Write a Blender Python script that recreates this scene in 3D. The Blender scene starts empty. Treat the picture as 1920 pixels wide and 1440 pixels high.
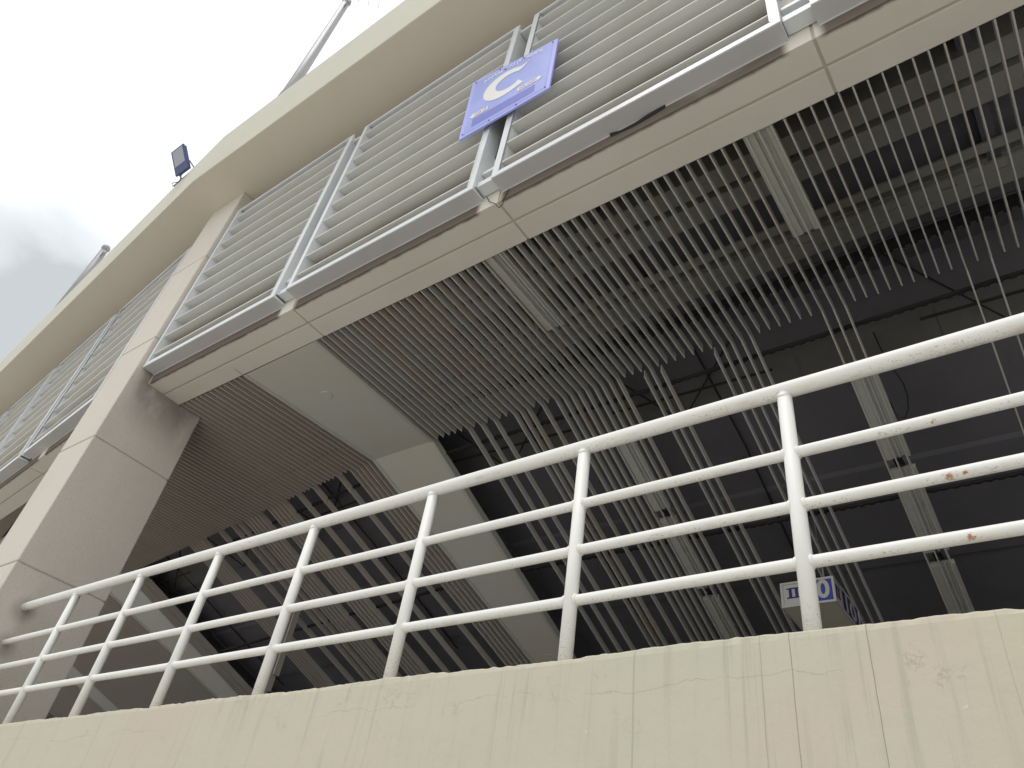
import bpy, bmesh, math, random
from mathutils import Vector, Matrix, noise
random.seed(7)
S = bpy.context.scene
COL = S.collection
rad = math.radians
# ------------------------------------------------------------------ camera
cam = bpy.data.objects.new('camera', bpy.data.cameras.new('camera'))
COL.objects.link(cam); S.camera = cam
R = Matrix(((0.8062548, 0.28755315, 0.51697812), (0.57507709, -0.58589211, -0.57097879), (0.13870665, 0.75765666, -0.63774356)))
cam.matrix_world = Matrix.Translation((0, 0, 1.55)) @ R.to_4x4()
cam.data.sensor_width = 36; cam.data.lens = 36 * 1402.325 / 1920
cam.data.clip_start = 0.05; cam.data.clip_end = 2000
# ------------------------------------------------------------------ world, sun, exposure
SUN_EL, SUN_AZ = rad(74), rad(205)
w = bpy.data.worlds.new('World'); S.world = w; w.use_nodes = True
nt = w.node_tree; nt.nodes.clear(); N = nt.nodes.new; L = nt.links.new
out = N('ShaderNodeOutputWorld'); bg = N('ShaderNodeBackground'); L(bg.outputs[0], out.inputs[0])
sky = N('ShaderNodeTexSky'); sky.sky_type = 'NISHITA'; sky.sun_disc = False
sky.sun_elevation = SUN_EL; sky.sun_rotation = SUN_AZ; sky.air_density = 1.2; sky.dust_density = 3
scl = N('ShaderNodeVectorMath'); scl.operation = 'SCALE'; scl.inputs['Scale'].default_value = 0.10; L(sky.outputs[0], scl.inputs[0])
tc = N('ShaderNodeTexCoord')
nz = N('ShaderNodeTexNoise'); nz.inputs['Scale'].default_value = 4.0; nz.inputs['Detail'].default_value = 6; nz.inputs['Roughness'].default_value = 0.5
mp = N('ShaderNodeMapping'); mp.inputs['Location'].default_value = (0.31, 0.1, 0.42); mp.inputs['Scale'].default_value = (1, 1, 1.5)
L(tc.outputs['Generated'], mp.inputs[0]); L(mp.outputs[0], nz.inputs['Vector'])
# one heavy cloud bank low on the left of the view
dotn = N('ShaderNodeVectorMath'); dotn.operation = 'DOT_PRODUCT'; L(tc.outputs['Generated'], dotn.inputs[0])
dotn.inputs[1].default_value = (-0.853, 0.115, 0.510)
mr = N('ShaderNodeMapRange'); mr.interpolation_type = 'SMOOTHSTEP'; mr.inputs['From Min'].default_value = 0.974; mr.inputs['From Max'].default_value = 1.0; L(dotn.outputs['Value'], mr.inputs[0])
ad = N('ShaderNodeMath'); ad.operation = 'MULTIPLY_ADD'; L(nz.outputs['Fac'], ad.inputs[0]); ad.inputs[1].default_value = 1.35; L(mr.outputs[0], ad.inputs[2])
cr = N('ShaderNodeValToRGB'); cr.color_ramp.elements[0].position = 0.66; cr.color_ramp.elements[0].color = (1.22, 1.24, 1.25, 1)
cr.color_ramp.elements[1].position = 1.15; cr.color_ramp.elements[1].color = (0.64, 0.68, 0.69, 1)
e = cr.color_ramp.elements.new(0.80); e.color = (1.0, 1.04, 1.07, 1)
e = cr.color_ramp.elements.new(0.95); e.color = (0.76, 0.80, 0.825, 1)
mul = N('ShaderNodeMath'); mul.operation = 'MULTIPLY'; L(ad.outputs[0], mul.inputs[0]); mul.inputs[1].default_value = 0.62
L(mul.outputs[0], cr.inputs[0])
mx = N('ShaderNodeMix'); mx.data_type = 'RGBA'; mx.inputs['Factor'].default_value = 0.94
L(scl.outputs[0], mx.inputs['A']); L(cr.outputs[0], mx.inputs['B']); L(mx.outputs['Result'], bg.inputs[0])
bg.inputs[1].default_value = 1.0
sun = bpy.data.objects.new('sun', bpy.data.lights.new('sun', 'SUN')); COL.objects.link(sun)
sun.data.energy = 1.3; sun.data.angle = rad(20); sun.data.color = (1.0, 0.96, 0.9)
sd = Vector((math.sin(SUN_AZ) * math.cos(SUN_EL), math.cos(SUN_AZ) * math.cos(SUN_EL), math.sin(SUN_EL)))
sun.rotation_euler = sd.to_track_quat('Z', 'Y').to_euler()
S.view_settings.view_transform = 'Standard'; S.view_settings.look = 'None'
S.view_settings.exposure = 0.0; S.view_settings.gamma = 1
S.cycles.max_bounces = 8; S.cycles.diffuse_bounces = 6
# ------------------------------------------------------------------ materials
def srgb(r, g, b):
    f = lambda c: (c / 255 / 12.92) if c / 255 <= 0.04045 else ((c / 255 + 0.055) / 1.055) ** 2.4
    return (f(r), f(g), f(b), 1)
class Mt:
    def __init__(s, name, col, rough=0.7, metal=0.0, spec=0.3):
        s.m = bpy.data.materials.new(name); s.m.use_nodes = True
        s.t = s.m.node_tree; s.b = s.t.nodes['Principled BSDF']
        s.b.inputs['Roughness'].default_value = rough; s.b.inputs['Metallic'].default_value = metal
        s.b.inputs['Specular IOR Level'].default_value = spec
        s.tc = s.n('ShaderNodeTexCoord'); s.vec = s.tc.outputs['Object']; s.h = None
        s.geo = s.n('ShaderNodeNewGeometry')
        rgb = s.n('ShaderNodeRGB'); rgb.outputs[0].default_value = col; s.c = rgb.outputs[0]; s.l(s.c, s.b.inputs['Base Color'])
    def n(s, k): return s.t.nodes.new(k)
    def l(s, a, b): s.t.links.new(a, b)
    def world(s): s.vec = s.geo.outputs['Position']; return s
    def noise(s, scale, detail=4, rough=0.6, stretch=None, off=(0, 0, 0)):
        n = s.n('ShaderNodeTexNoise'); n.inputs['Scale'].default_value = scale; n.inputs['Detail'].default_value = detail; n.inputs['Roughness'].default_value = rough
        m = s.n('ShaderNodeMapping'); m.inputs['Scale'].default_value = stretch or (1, 1, 1); m.inputs['Location'].default_value = off
        s.l(s.vec, m.inputs[0]); s.l(m.outputs[0], n.inputs['Vector']); return n.outputs['Fac']
    def ramp(s, fac, lo, hi):
        r = s.n('ShaderNodeMapRange'); r.interpolation_type = 'SMOOTHSTEP'; r.inputs['From Min'].default_value = lo; r.inputs['From Max'].default_value = hi
        s.l(fac, r.inputs[0]); return r.outputs[0]
    def math(s, op, a, b=None, c=None):
        m = s.n('ShaderNodeMath'); m.operation = op
        for i, v in enumerate((a, b, c)):
            if v is None: continue
            if isinstance(v, (int, float)): m.inputs[i].default_value = v
            else: s.l(v, m.inputs[i])
        return m.outputs[0]
    def mix(s, fac, col, k=1.0):
        m = s.n('ShaderNodeMix'); m.data_type = 'RGBA'; s.l(s.c, m.inputs['A'])
        m.inputs['B'].default_value = col
        if k != 1.0: fac = s.math('MULTIPLY', fac, k)
        s.l(fac, m.inputs['Factor']); s.c = m.outputs['Result']; s.l(s.c, s.b.inputs['Base Color']); return s
    def bump(s, fac, dist, strength=1.0):
        b = s.n('ShaderNodeBump'); b.inputs['Strength'].default_value = strength; b.inputs['Distance'].default_value = dist
        s.l(fac, b.inputs['Height'])
        if s.h is not None: s.l(s.h, b.inputs['Normal'])
        s.h = b.outputs[0]; s.l(s.h, s.b.inputs['Normal']); return s
    def xyz(s):
        x = s.n('ShaderNodeSeparateXYZ'); s.l(s.vec, x.inputs[0]); return x.outputs
    def island(s): return s.geo.outputs['Random Per Island']
    def objrand(s): return s.n('ShaderNodeObjectInfo').outputs['Random']

# cream painted wall with cracks, streaks and blotches
M = {}
m = Mt('wall_paint', (0.505, 0.470, 0.378, 1), 0.6, spec=0.22).world()
m.mix(m.ramp(m.noise(0.9, 3, off=(3, 0, 1)), 0.45, 0.7), (0.465, 0.48, 0.375, 1), 0.55)
m.mix(m.ramp(m.noise(0.8, 3, off=(9, 4, 1)), 0.5, 0.75), (0.52, 0.43, 0.365, 1), 0.5)
m.mix(m.ramp(m.noise(11, 5, 0.6, (1.6, 1, 0.07), (2, 0, 0)), 0.54, 0.78), (0.36, 0.34, 0.27, 1), 0.55)
m.mix(m.ramp(m.noise(3.2, 4, 0.6, (1.4, 1, 0.1), (5, 0, 0)), 0.55, 0.8), (0.40, 0.38, 0.29, 1), 0.5)
X = m.xyz(); crack = None; m.mix(m.ramp(X[0], -0.5, 0.3), (0.48, 0.455, 0.31, 1), 0.6)
hb = m.noise(40, 3, 0.6)
wob = m.math('MULTIPLY_ADD', m.noise(1.6, 4, 0.5, (1, 1, 1)), 0.03, -0.015)
xw = m.math('ADD', X[0], wob)
for x0, wd, st in ((-1.424, 0.0036, 0.5), (-0.826, 0.0014, 0.9), (-0.567, 0.0014, 0.9), (-0.93, 0.0010, 0.5), (-2.07, 0.0014, 0.3), (-2.86, 0.0014, 0.25), (-3.9, 0.0018, 0.25), (-0.19, 0.0012, 0.3), (-5.3, 0.0016, 0.25)):
    d = m.math('ABSOLUTE', m.math('SUBTRACT', xw, x0))
    k = m.math('MULTIPLY', m.math('SUBTRACT', 1.0, m.ramp(d, wd * 0.35, wd * 1.3)), st)
    crack = k if crack is None else m.math('MAXIMUM', crack, k)
zw = m.math('ADD', X[2], m.math('MULTIPLY_ADD', m.noise(2.6, 7, 0.7, off=(7, 1, 3)), 0.16, -0.08))
d = m.math('ABSOLUTE', m.math('SUBTRACT', zw, 2.545))
hc = m.math('MULTIPLY', m.math('SUBTRACT', 1.0, m.ramp(d, 0.0003, 0.0016)), m.ramp(m.noise(1.9, 2, off=(2, 2, 8)), 0.45, 0.6))
crack = m.math('MAXIMUM', crack, m.math('MULTIPLY', hc, 0.35))
# short hairline crazing near the coping
rg = m.noise(9, 8, 0.72, off=(1, 5, 2)); rd = m.math('ABSOLUTE', m.math('SUBTRACT', rg, 0.5))
cz = m.math('MULTIPLY', m.math('SUBTRACT', 1.0, m.ramp(rd, 0.0004, 0.0035)), m.ramp(m.noise(5.5, 3, off=(4, 9, 0)), 0.57, 0.68))
cz = m.math('MULTIPLY', cz, m.ramp(X[2], 2.25, 2.62))
crack = m.math('MAXIMUM', crack, m.math('MULTIPLY', cz, 0.4))
m.mix(crack, (0.24, 0.215, 0.17, 1), 0.6)
st = m.math('MULTIPLY', m.ramp(m.noise(28, 3, 0.6, (1.3, 1, 0.035), (8, 0, 0)), 0.56, 0.72), m.ramp(m.noise(1.1, 2, off=(6, 0, 0)), 0.42, 0.6))
m.mix(st, (0.33, 0.32, 0.255, 1), 0.4)
m.mix(m.ramp(m.noise(26, 3, 0.5, off=(2, 2, 2)), 0.74, 0.78), (0.62, 0.60, 0.55, 1), 0.6)
m.bump(m.noise(1.7, 5, 0.55), 0.03, 0.35); m.bump(m.noise(190, 3, 0.6), 0.0012, 0.35); m.bump(hb, 0.003, 0.25); m.bump(m.math('SUBTRACT', 1.0, crack), 0.004, 0.7)
M['wall'] = m.m

def plaster(name, col, dark, s1=60, bump=0.002, k=0.35, big=0.8):
    m = Mt(name, col, 0.8, spec=0.2).world()
    m.mix(m.ramp(m.noise(big, 4), 0.42, 0.72), dark, k)
    m.mix(m.ramp(m.noise(4, 5, 0.6, (1, 1, 0.25)), 0.5, 0.8), dark, k * 0.7)
    m.bump(m.noise(s1, 4, 0.65), bump, 0.5)
    return m
M['cream'] = plaster('cream_paint', (0.61, 0.565, 0.48, 1), (0.55, 0.495, 0.41, 1), 40, 0.0015, 0.45, 0.35).m
M['fascia'] = plaster('fascia_paint', (0.53, 0.52, 0.44, 1), (0.47, 0.47, 0.40, 1), 40, 0.0015, 0.5, 0.5).m
m = plaster('column_render', (0.60, 0.555, 0.495, 1), (0.55, 0.495, 0.445, 1), 75, 0.009, 0.5, 0.9)
X = m.xyz()
# grime that ran down under the beam end and at the rail sockets
gx = m.math('MULTIPLY', m.math('SUBTRACT', 1.0, m.ramp(m.math('ABSOLUTE', m.math('SUBTRACT', X[2], 6.62)), 0.0, 0.75)), m.ramp(m.noise(2.2, 4, 0.6, (1, 1, 0.5)), 0.3, 0.62))
gx = m.math('MULTIPLY', gx, m.ramp(X[1], 2.40, 2.55))
m.mix(gx, (0.20, 0.165, 0.155, 1), 0.75)
m.mix(m.ramp(m.noise(110, 2, 0.6), 0.58, 0.70), (0.30, 0.27, 0.24, 1), 0.5); m.mix(m.ramp(m.noise(90, 2, 0.6, off=(3, 3, 3)), 0.6, 0.72), (0.72, 0.68, 0.62, 1), 0.4)
for zz in (3.875, 3.52):
    dd = m.n('ShaderNodeVectorMath'); dd.operation = 'DISTANCE'; m.l(m.vec, dd.inputs[0]); dd.inputs[1].default_value = (-8.085, 2.66, zz - 0.05)
    m.mix(m.math('SUBTRACT', 1.0, m.ramp(dd.outputs['Value'], 0.04, 0.16)), (0.22, 0.2, 0.18, 1), 0.5)
M['column'] = m.m
m = plaster('beam_cladding', (0.69, 0.665, 0.595, 1), (0.64, 0.585, 0.525, 1), 50, 0.0012, 0.6, 0.6)
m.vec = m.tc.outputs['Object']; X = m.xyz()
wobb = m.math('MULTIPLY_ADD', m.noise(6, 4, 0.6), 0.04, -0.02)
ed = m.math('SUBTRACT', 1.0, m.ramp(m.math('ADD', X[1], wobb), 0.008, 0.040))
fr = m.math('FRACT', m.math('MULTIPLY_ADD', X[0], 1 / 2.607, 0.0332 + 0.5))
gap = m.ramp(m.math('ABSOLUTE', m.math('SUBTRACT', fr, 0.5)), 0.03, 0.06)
m.mix(m.math('MULTIPLY', m.math('MULTIPLY', ed, gap), m.ramp(m.noise(1.3, 3, off=(1, 0, 0)), 0.05, 0.4)), (0.10, 0.075, 0.058, 1), 0.9)  # dirt and the sills' shade painted along the front edge, clear at panel gaps
M['beam'] = m.m
M['groove'] = plaster('joint_mortar', (0.50, 0.46, 0.39, 1), (0.40, 0.36, 0.31, 1)).m
def coated(name, col, rough=0.45, dirt=(0.30, 0.27, 0.22, 1), k=0.35, spec=0.4, sc=6):
    m = Mt(name, col, rough, spec=spec)
    m.mix(m.ramp(m.noise(sc, 4, 0.6, (0.25, 1, 1)), 0.5, 0.8), dirt, k)
    m.mix(m.ramp(m.noise(1.3, 3), 0.45, 0.7), (col[0] * .86, col[1] * .84, col[2] * .8, 1), 0.5)
    m.bump(m.noise(3, 2), 0.003, 0.15); return m
M['frame'] = coated('white_aluminium', (0.66, 0.69, 0.71, 1), 0.4, (0.45, 0.43, 0.40, 1), 0.35).m
m = coated('louvre_aluminium', (0.60, 0.605, 0.58, 1), 0.5, (0.52, 0.49, 0.40, 1), 0.4, 0.3, 3)
m.mix(m.objrand(), (0.63, 0.61, 0.53, 1), 0.35)
M['blade'] = m.m
M['boxmetal'] = coated('sill_aluminium', (0.50, 0.50, 0.51, 1), 0.4, (0.4, 0.37, 0.34, 1), 0.3).m
m = Mt('slat_coating', (0.50, 0.485, 0.455, 1), 0.55, spec=0.3)
R_ = m.objrand()
m.mix(m.ramp(m.math('FRACT', m.math('MULTIPLY', R_, 7.3)), 0.4, 0.6), (0.47, 0.48, 0.485, 1), 0.7)
m.mix(m.ramp(m.math('ADD', m.noise(1.6, 3, 0.6, (0.4, 0.9, 0.4), (3, 0, 0)), m.math('MULTIPLY_ADD', R_, 0.36, -0.18)), 0.53, 0.72), (0.50, 0.43, 0.34, 1), 0.5)
m.mix(m.ramp(m.noise(9, 4, 0.7, (1, 0.5, 1)), 0.58, 0.75), (0.26, 0.21, 0.17, 1), 0.5)
M['slat'] = m.m
m = Mt('dusty_slat_coating', (0.50, 0.465, 0.42, 1), 0.55, spec=0.3)
m.mix(m.ramp(m.noise(0.5, 3, 0.6, (1, 0.6, 1), (3, 0, 0)), 0.42, 0.65), (0.47, 0.40, 0.345, 1), 0.7)
m.mix(m.objrand(), (0.52, 0.50, 0.46, 1), 0.35)
m.mix(m.ramp(m.noise(9, 4, 0.7, (1, 0.5, 1)), 0.6, 0.78), (0.28, 0.22, 0.18, 1), 0.4)
M['slat_warm'] = m.m
M['trough'] = coated('trough_coating', (0.47, 0.48, 0.435, 1), 0.55, (0.3, 0.26, 0.2, 1), 0.4).m
m = Mt('soffit_board', (0.535, 0.54, 0.50, 1), 0.6, spec=0.25).world()
m.mix(m.ramp(m.noise(0.8, 3), 0.4, 0.7), (0.54, 0.50, 0.43, 1), 0.7)
m.mix(m.ramp(m.noise(3, 5, 0.6, (0.3, 1.5, 1)), 0.6, 0.75), (0.47, 0.45, 0.37, 1), 0.35)
m.bump(m.noise(2, 3, 0.5, (0.5, 2, 1)), 0.004, 0.25)
M['board'] = m.m
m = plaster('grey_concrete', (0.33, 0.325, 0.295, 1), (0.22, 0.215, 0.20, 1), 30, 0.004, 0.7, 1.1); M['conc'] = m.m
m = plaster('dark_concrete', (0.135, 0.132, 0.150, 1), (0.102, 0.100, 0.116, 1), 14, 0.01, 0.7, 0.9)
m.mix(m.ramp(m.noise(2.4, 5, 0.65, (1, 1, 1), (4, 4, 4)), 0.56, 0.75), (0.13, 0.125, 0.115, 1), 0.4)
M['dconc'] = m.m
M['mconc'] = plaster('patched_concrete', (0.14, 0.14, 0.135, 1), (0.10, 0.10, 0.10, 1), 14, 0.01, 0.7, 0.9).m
M['rail_dark'] = plaster('carrier_steel', (0.035, 0.034, 0.034, 1), (0.02, 0.02, 0.02, 1)).m
# railing paint: chips underneath, rust blooms
m = Mt('railing_paint', (0.77, 0.77, 0.74, 1), 0.5, spec=0.35).world()
m.mix(m.ramp(m.noise(2.5, 4), 0.45, 0.75), (0.72, 0.705, 0.655, 1), 0.5)
nx = m.n('ShaderNodeSeparateXYZ'); m.l(m.geo.outputs['Normal'], nx.inputs[0])
low = m.ramp(m.math('MULTIPLY', nx.outputs[2], -1.0), 0.30, 0.62)
chips = m.ramp(m.noise(130, 4, 0.65, (0.6, 1, 1)), 0.57, 0.63)
patch = m.ramp(m.noise(3.3, 3, 0.6, off=(5, 5, 5)), 0.38, 0.56)
m.mix(m.math('MULTIPLY', m.math('MULTIPLY', chips, low), patch), (0.22, 0.17, 0.12, 1), 0.5)
m.mix(m.math('MULTIPLY', m.ramp(m.noise(14, 4, 0.7, (0.3, 1, 1)), 0.5, 0.75), low), (0.50, 0.40, 0.29, 1), 0.45)
for p, r in (((-0.222, 2.635, 3.485), 0.018), ((-0.215, 2.635, 3.232), 0.026), ((-0.17, 2.635, 3.232), 0.012), ((-0.205, 2.635, 2.98), 0.022), ((-2.86, 2.61, 3.0), 0.012), ((-3.5, 2.61, 3.25), 0.014)):
    dd = m.n('ShaderNodeVectorMath'); dd.operation = 'DISTANCE'; m.l(m.vec, dd.inputs[0]); dd.inputs[1].default_value = p
    q = m.math('ADD', dd.outputs['Value'], m.math('MULTIPLY_ADD', m.noise(60, 4, 0.7), 0.07, -0.035))
    m.mix(m.math('SUBTRACT', 1.0, m.ramp(q, r * 0.15, r)), (0.38, 0.13, 0.035, 1), 0.95)
m.bump(m.noise(25, 3, 0.5), 0.0015, 0.35); M['rail'] = m.m
M['pole'] = coated('galvanised_paint', (0.30, 0.295, 0.31, 1), 0.5, (0.2, 0.19, 0.18, 1), 0.4).m
M['cable'] = Mt('black_cable', (0.02, 0.02, 0.022, 1), 0.5).m
M['flag'] = plaster('furled_cloth', (0.10, 0.09, 0.12, 1), (0.05, 0.05, 0.06, 1)).m
M['floodblue'] = coated('blue_housing', (0.055, 0.075, 0.20, 1), 0.4, (0.04, 0.05, 0.1, 1), 0.4).m
M['floodglass'] = Mt('lamp_glass', (0.28, 0.31, 0.36, 1), 0.15, spec=0.6).m
m = Mt('sign_blue', (0.27, 0.32, 0.70, 1), 0.35, spec=0.4)
m.mix(m.ramp(m.noise(2.4, 2, off=(1, 2, 0)), 0.5, 0.62), (0.31, 0.37, 0.78, 1), 0.6); M['sblue'] = m.m
M['sband'] = Mt('sign_band_blue', (0.135, 0.15, 0.52, 1), 0.35).m
M['sedge'] = Mt('sign_edge_blue', (0.36, 0.40, 0.85, 1), 0.35).m
M['swhite'] = Mt('sign_white', (0.72, 0.72, 0.70, 1), 0.4).m
M['spink'] = Mt('sign_red_lettering', (0.42, 0.20, 0.28, 1), 0.4).m
M['navy'] = Mt('navy_print', (0.03, 0.035, 0.16, 1), 0.4).m
M['boxblue'] = Mt('box_blue', (0.055, 0.07, 0.32, 1), 0.4).m
M['boxwhite'] = Mt('box_white', (0.50, 0.49, 0.47, 1), 0.5).m
M['boxbase'] = plaster('box_underside', (0.62, 0.60, 0.50, 1), (0.54, 0.52, 0.44, 1)).m
m = plaster('paving', (0.52, 0.50, 0.465, 1), (0.46, 0.44, 0.405, 1), 30, 0.004, 0.5, 0.3); M['ground'] = m.m
M['floor'] = plaster('landing_screed', (0.45, 0.43, 0.40, 1), (0.38, 0.36, 0.34, 1)).m

# ------------------------------------------------------------------ mesh helpers
def box(bm, x0, x1, y0, y1, z0, z1, T=None):
    vs = [bm.verts.new(Vector((x, y, z)) if T is None else T @ Vector((x, y, z))) for z in (z0, z1) for y in (y0, y1) for x in (x0, x1)]
    for f in ((0, 2, 3, 1), (4, 5, 7, 6), (0, 1, 5, 4), (1, 3, 7, 5), (3, 2, 6, 7), (2, 0, 4, 6)):
        bm.faces.new([vs[i] for i in f])
def loft(bm, rings, caps=True):
    rs = [[bm.verts.new(p) for p in r] for r in rings]; n = len(rs[0])
    for a, b in zip(rs, rs[1:]):
        for i in range(n): bm.faces.new((a[i], a[(i + 1) % n], b[(i + 1) % n], b[i]))
    if caps: bm.faces.new(rs[0][::-1]); bm.faces.new(rs[-1])
def tube(bm, pts, r, n=12, caps=True):
    pts = [Vector(p) for p in pts]; rings = []
    d0 = (pts[1] - pts[0]).normalized(); up = Vector((0, 0, 1)) if abs(d0.z) < 0.9 else Vector((1, 0, 0))
    u = d0.cross(up).normalized()
    for i, p in enumerate(pts):
        d = (pts[min(i + 1, len(pts) - 1)] - pts[max(i - 1, 0)]).normalized()
        u = (u - d * u.dot(d)).normalized(); v = d.cross(u)
        rr = r[i] if isinstance(r, (list, tuple)) else r
        rings.append([p + (u * math.cos(2 * math.pi * k / n) + v * math.sin(2 * math.pi * k / n)) * rr for k in range(n)])
    loft(bm, rings, caps)
def NB(): return bmesh.new()
def obj(name, bm, mat, parent=None, smooth=False, loc=None, bevel=0):
    bmesh.ops.recalc_face_normals(bm, faces=bm.faces[:])
    me = bpy.data.meshes.new(name); bm.to_mesh(me); bm.free()
    for mm in (mat if isinstance(mat, (list, tuple)) else [mat]): me.materials.append(M[mm])
    if smooth:
        for p in me.polygons: p.use_smooth = True
    o = bpy.data.objects.new(name, me); COL.objects.link(o)
    if parent: o.parent = parent
    if loc: o.location = loc
    if bevel:
        b = o.modifiers.new('bevel', 'BEVEL'); b.width = bevel; b.segments = 2; b.limit_method = 'ANGLE'; b.angle_limit = rad(40)
    return o
def tag(o, label, cat, group=None):
    o['label'] = label; o['category'] = cat
    if group: o['group'] = group
    return o
def root(name, mat4, label, cat, group=None):
    o = bpy.data.objects.new(name, None); COL.objects.link(o); o.empty_display_size = 0.2
    o.matrix_world = mat4; return tag(o, label, cat, group)
def copyobj(o, parent, loc=None):
    c = o.copy(); COL.objects.link(c); c.parent = parent
    if loc is not None: c.location = loc
    return c
def struct(o): o['kind'] = 'structure'; return o
T = Matrix.Translation
RZ = lambda a: Matrix.Rotation(a, 4, 'Z')
# facade frame: the wing past the column turns 5.6 degrees away
FA = T((-8.7, 0, 0)) @ RZ(-rad(5.6)) @ T((8.7, 0, 0))
def FAm(Y=0): return T((-8.7, 1.84, 0)) @ RZ(-rad(5.6)) @ T((8.7, -1.84, 0))
FAX = T((-8.7, 2.43, 0)) @ RZ(-rad(5.6)) @ T((8.7, -2.43, 0))

# ------------------------------------------------------------------ ground, landing
b = NB(); g = 150
vs = [b.verts.new(p) for p in ((-g, -g, 0), (g, -g, 0), (g, g, 0), (-g, g, 0))]; b.faces.new(vs)
struct(obj('ground', b, 'ground'))
b = NB(); box(b, -34, 9, 2.78, 13, 2.35, 2.62); struct(obj('landing_floor', b, 'floor'))
# parapet wall
b = NB(); nx_ = 900; x0, x1 = -8.5, 4.5; rows = []
zs = [0.0, 1.0, 2.0, 2.5, 2.62, 2.672]
for i in range(nx_ + 1):
    x = x0 + (x1 - x0) * i / nx_
    h = 2.698 + 0.010 * (noise.noise((x * 1.3, 3, 0))) + 0.007 * noise.noise((x * 7, 1, 0)) + 0.0045 * noise.noise((x * 27, 0, 1))
    chip = max(0, noise.noise((x * 5, 9, 2)) - 0.33) * 0.035
    h -= chip
    col = [b.verts.new((x, 2.56 + 0.0015 * noise.noise((x * 3, z * 3, 4)), z)) for z in zs]
    col += [b.verts.new((x, 2.563 + 0.004 * noise.noise((x * 20, 2, 2)), h - 0.008)), b.verts.new((x, 2.570, h)), b.verts.new((x, 2.775, h + 0.001)), b.verts.new((x, 2.775, 0))]
    rows.append(col)
for a, c in zip(rows, rows[1:]):
    for k in range(len(a) - 1): b.faces.new((a[k], c[k], c[k + 1], a[k + 1]))
b.faces.new(rows[0]); b.faces.new(rows[-1][::-1])
wl = obj('parapet_wall', b, 'wall', smooth=False)
tag(wl, 'cream painted parapet wall with hairline cracks and a chipped top edge under the white railing', 'wall')
# lower wall of the wing beyond the column
b = NB(); box(b, -32, -8.86, 2.66, 2.80, 0, 2.66); o = obj('parapet_wall', b, 'wall'); o.matrix_world = FAX
tag(o, 'cream parapet wall continuing beyond the big column at the left', 'wall')

# ------------------------------------------------------------------ railing
rl = root('railing', T((-8.085, 2.66, 2.69)), 'white painted tubular steel railing with rust spots, standing on the cream parapet wall', 'railing')
OL = Vector((8.085, -2.66, -2.69))
def L_(x, y, z): return Vector((x, y, z)) + OL
def wavy(x0, x1, z, n=60): return [L_(x0 + (x1 - x0) * i / n, 2.66 + 0.003 * noise.noise((x0 + (x1 - x0) * i / n, z, 0)), z + 0.004 * noise.noise((0.7 * (x0 + (x1 - x0) * i / n), z, 5))) for i in range(n + 1)]
b = NB(); tube(b, wavy(-8.12, 3.4, 3.856), 0.0385, 24)
obj('top_rail', b, 'rail', rl, True)
for z in (3.508, 3.253, 3.001):
    b = NB(); tube(b, wavy(-8.12, 3.4, z), 0.0247, 20); obj('rail', b, 'rail', rl, True)
for k in range(-6, 4):
    x = -0.768 + 1.0495 * k if k <= 0 else -0.768 + 1.0495 * k
    b = NB(); tube(b, [L_(x, 2.66, 2.66), L_(x, 2.66, 3.2), L_(x, 2.66, 3.84)], 0.0325, 24)
    p = obj('post', b, 'rail', rl, True)
    for z, r in ((3.508, .0247), (3.253, .0247), (3.001, .0247)):
        for s_ in (-1, 1):
            c = L_(x + s_ * 0.032, 2.66, z); rings = []
            for t, rr in ((-0.010, r + .003), (0.000, r + .0045), (0.005, r + .001)):
                rings.append([c + Vector((s_ * t, math.cos(a) * rr, math.sin(a) * rr)) for a in [2 * math.pi * q / 18 for q in range(18)]])
            wb = NB(); loft(wb, rings); obj('weld', wb, 'rail', p, True)
    rings = []
    for t, rr in ((-0.010, .033), (0.0, .0345), (0.010, .0335)):
        c = L_(x, 2.66, 3.822 + t); rings.append([c + Vector((math.cos(a) * rr, math.sin(a) * rr, 0.010 * math.cos(2 * a))) for a in [2 * math.pi * q / 18 for q in range(18)]])
    wb = NB(); loft(wb, rings); obj('weld', wb, 'rail', p, True)

# ------------------------------------------------------------------ column
b = NB(); zb = [0, 1.19, 2.695, 4.205, 5.715, 7.222, 8.762, 10.2]
for z0, z1 in zip(zb, zb[1:]):
    box(b, -8.86, -8.085, 2.375, 3.345, z0 + 0.006, z1 - (0.006 if z1 < 10 else 0))
box(b, -8.845, -8.10, 2.39, 3.33, 0, 10.195)
cl = obj('column', b, 'column', bevel=0.012)
tag(cl, 'tall square concrete column in rendered blocks with a light front and a rougher side face', 'column')

# ------------------------------------------------------------------ beams
def beam(M4, x0, x1, joints, label):
    rt = root('beam', M4 @ T((x0, 2.585, 6.62)), label, 'beam', 'facade beams below the louvres')
    b = NB(); box(b, 0, x1 - x0, 0.008, 0.44, 0.008, 0.75); obj('core', b, 'groove', rt)
    js = [x0] + [j for j in joints if x0 < j < x1] + [x1]
    for a, c in zip(js, js[1:]):
        g0 = 0.0 if a == x0 else 0.010; g1 = 0.0 if c == x1 else 0.010
        for (y0, y1, zt) in ((0.0, 0.2135, 0.76), (0.2345, 0.445, 0.20)):
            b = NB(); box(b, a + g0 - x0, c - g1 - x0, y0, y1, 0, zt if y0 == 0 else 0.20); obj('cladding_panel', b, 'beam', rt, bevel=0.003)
    return rt
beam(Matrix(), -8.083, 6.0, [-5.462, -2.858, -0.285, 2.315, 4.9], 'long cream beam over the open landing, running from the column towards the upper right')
beam(FAX, -32, -8.862, sorted([-11.72 - 2.607 * k for k in range(8)]), 'cream beam of the far wing beyond the column')

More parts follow.
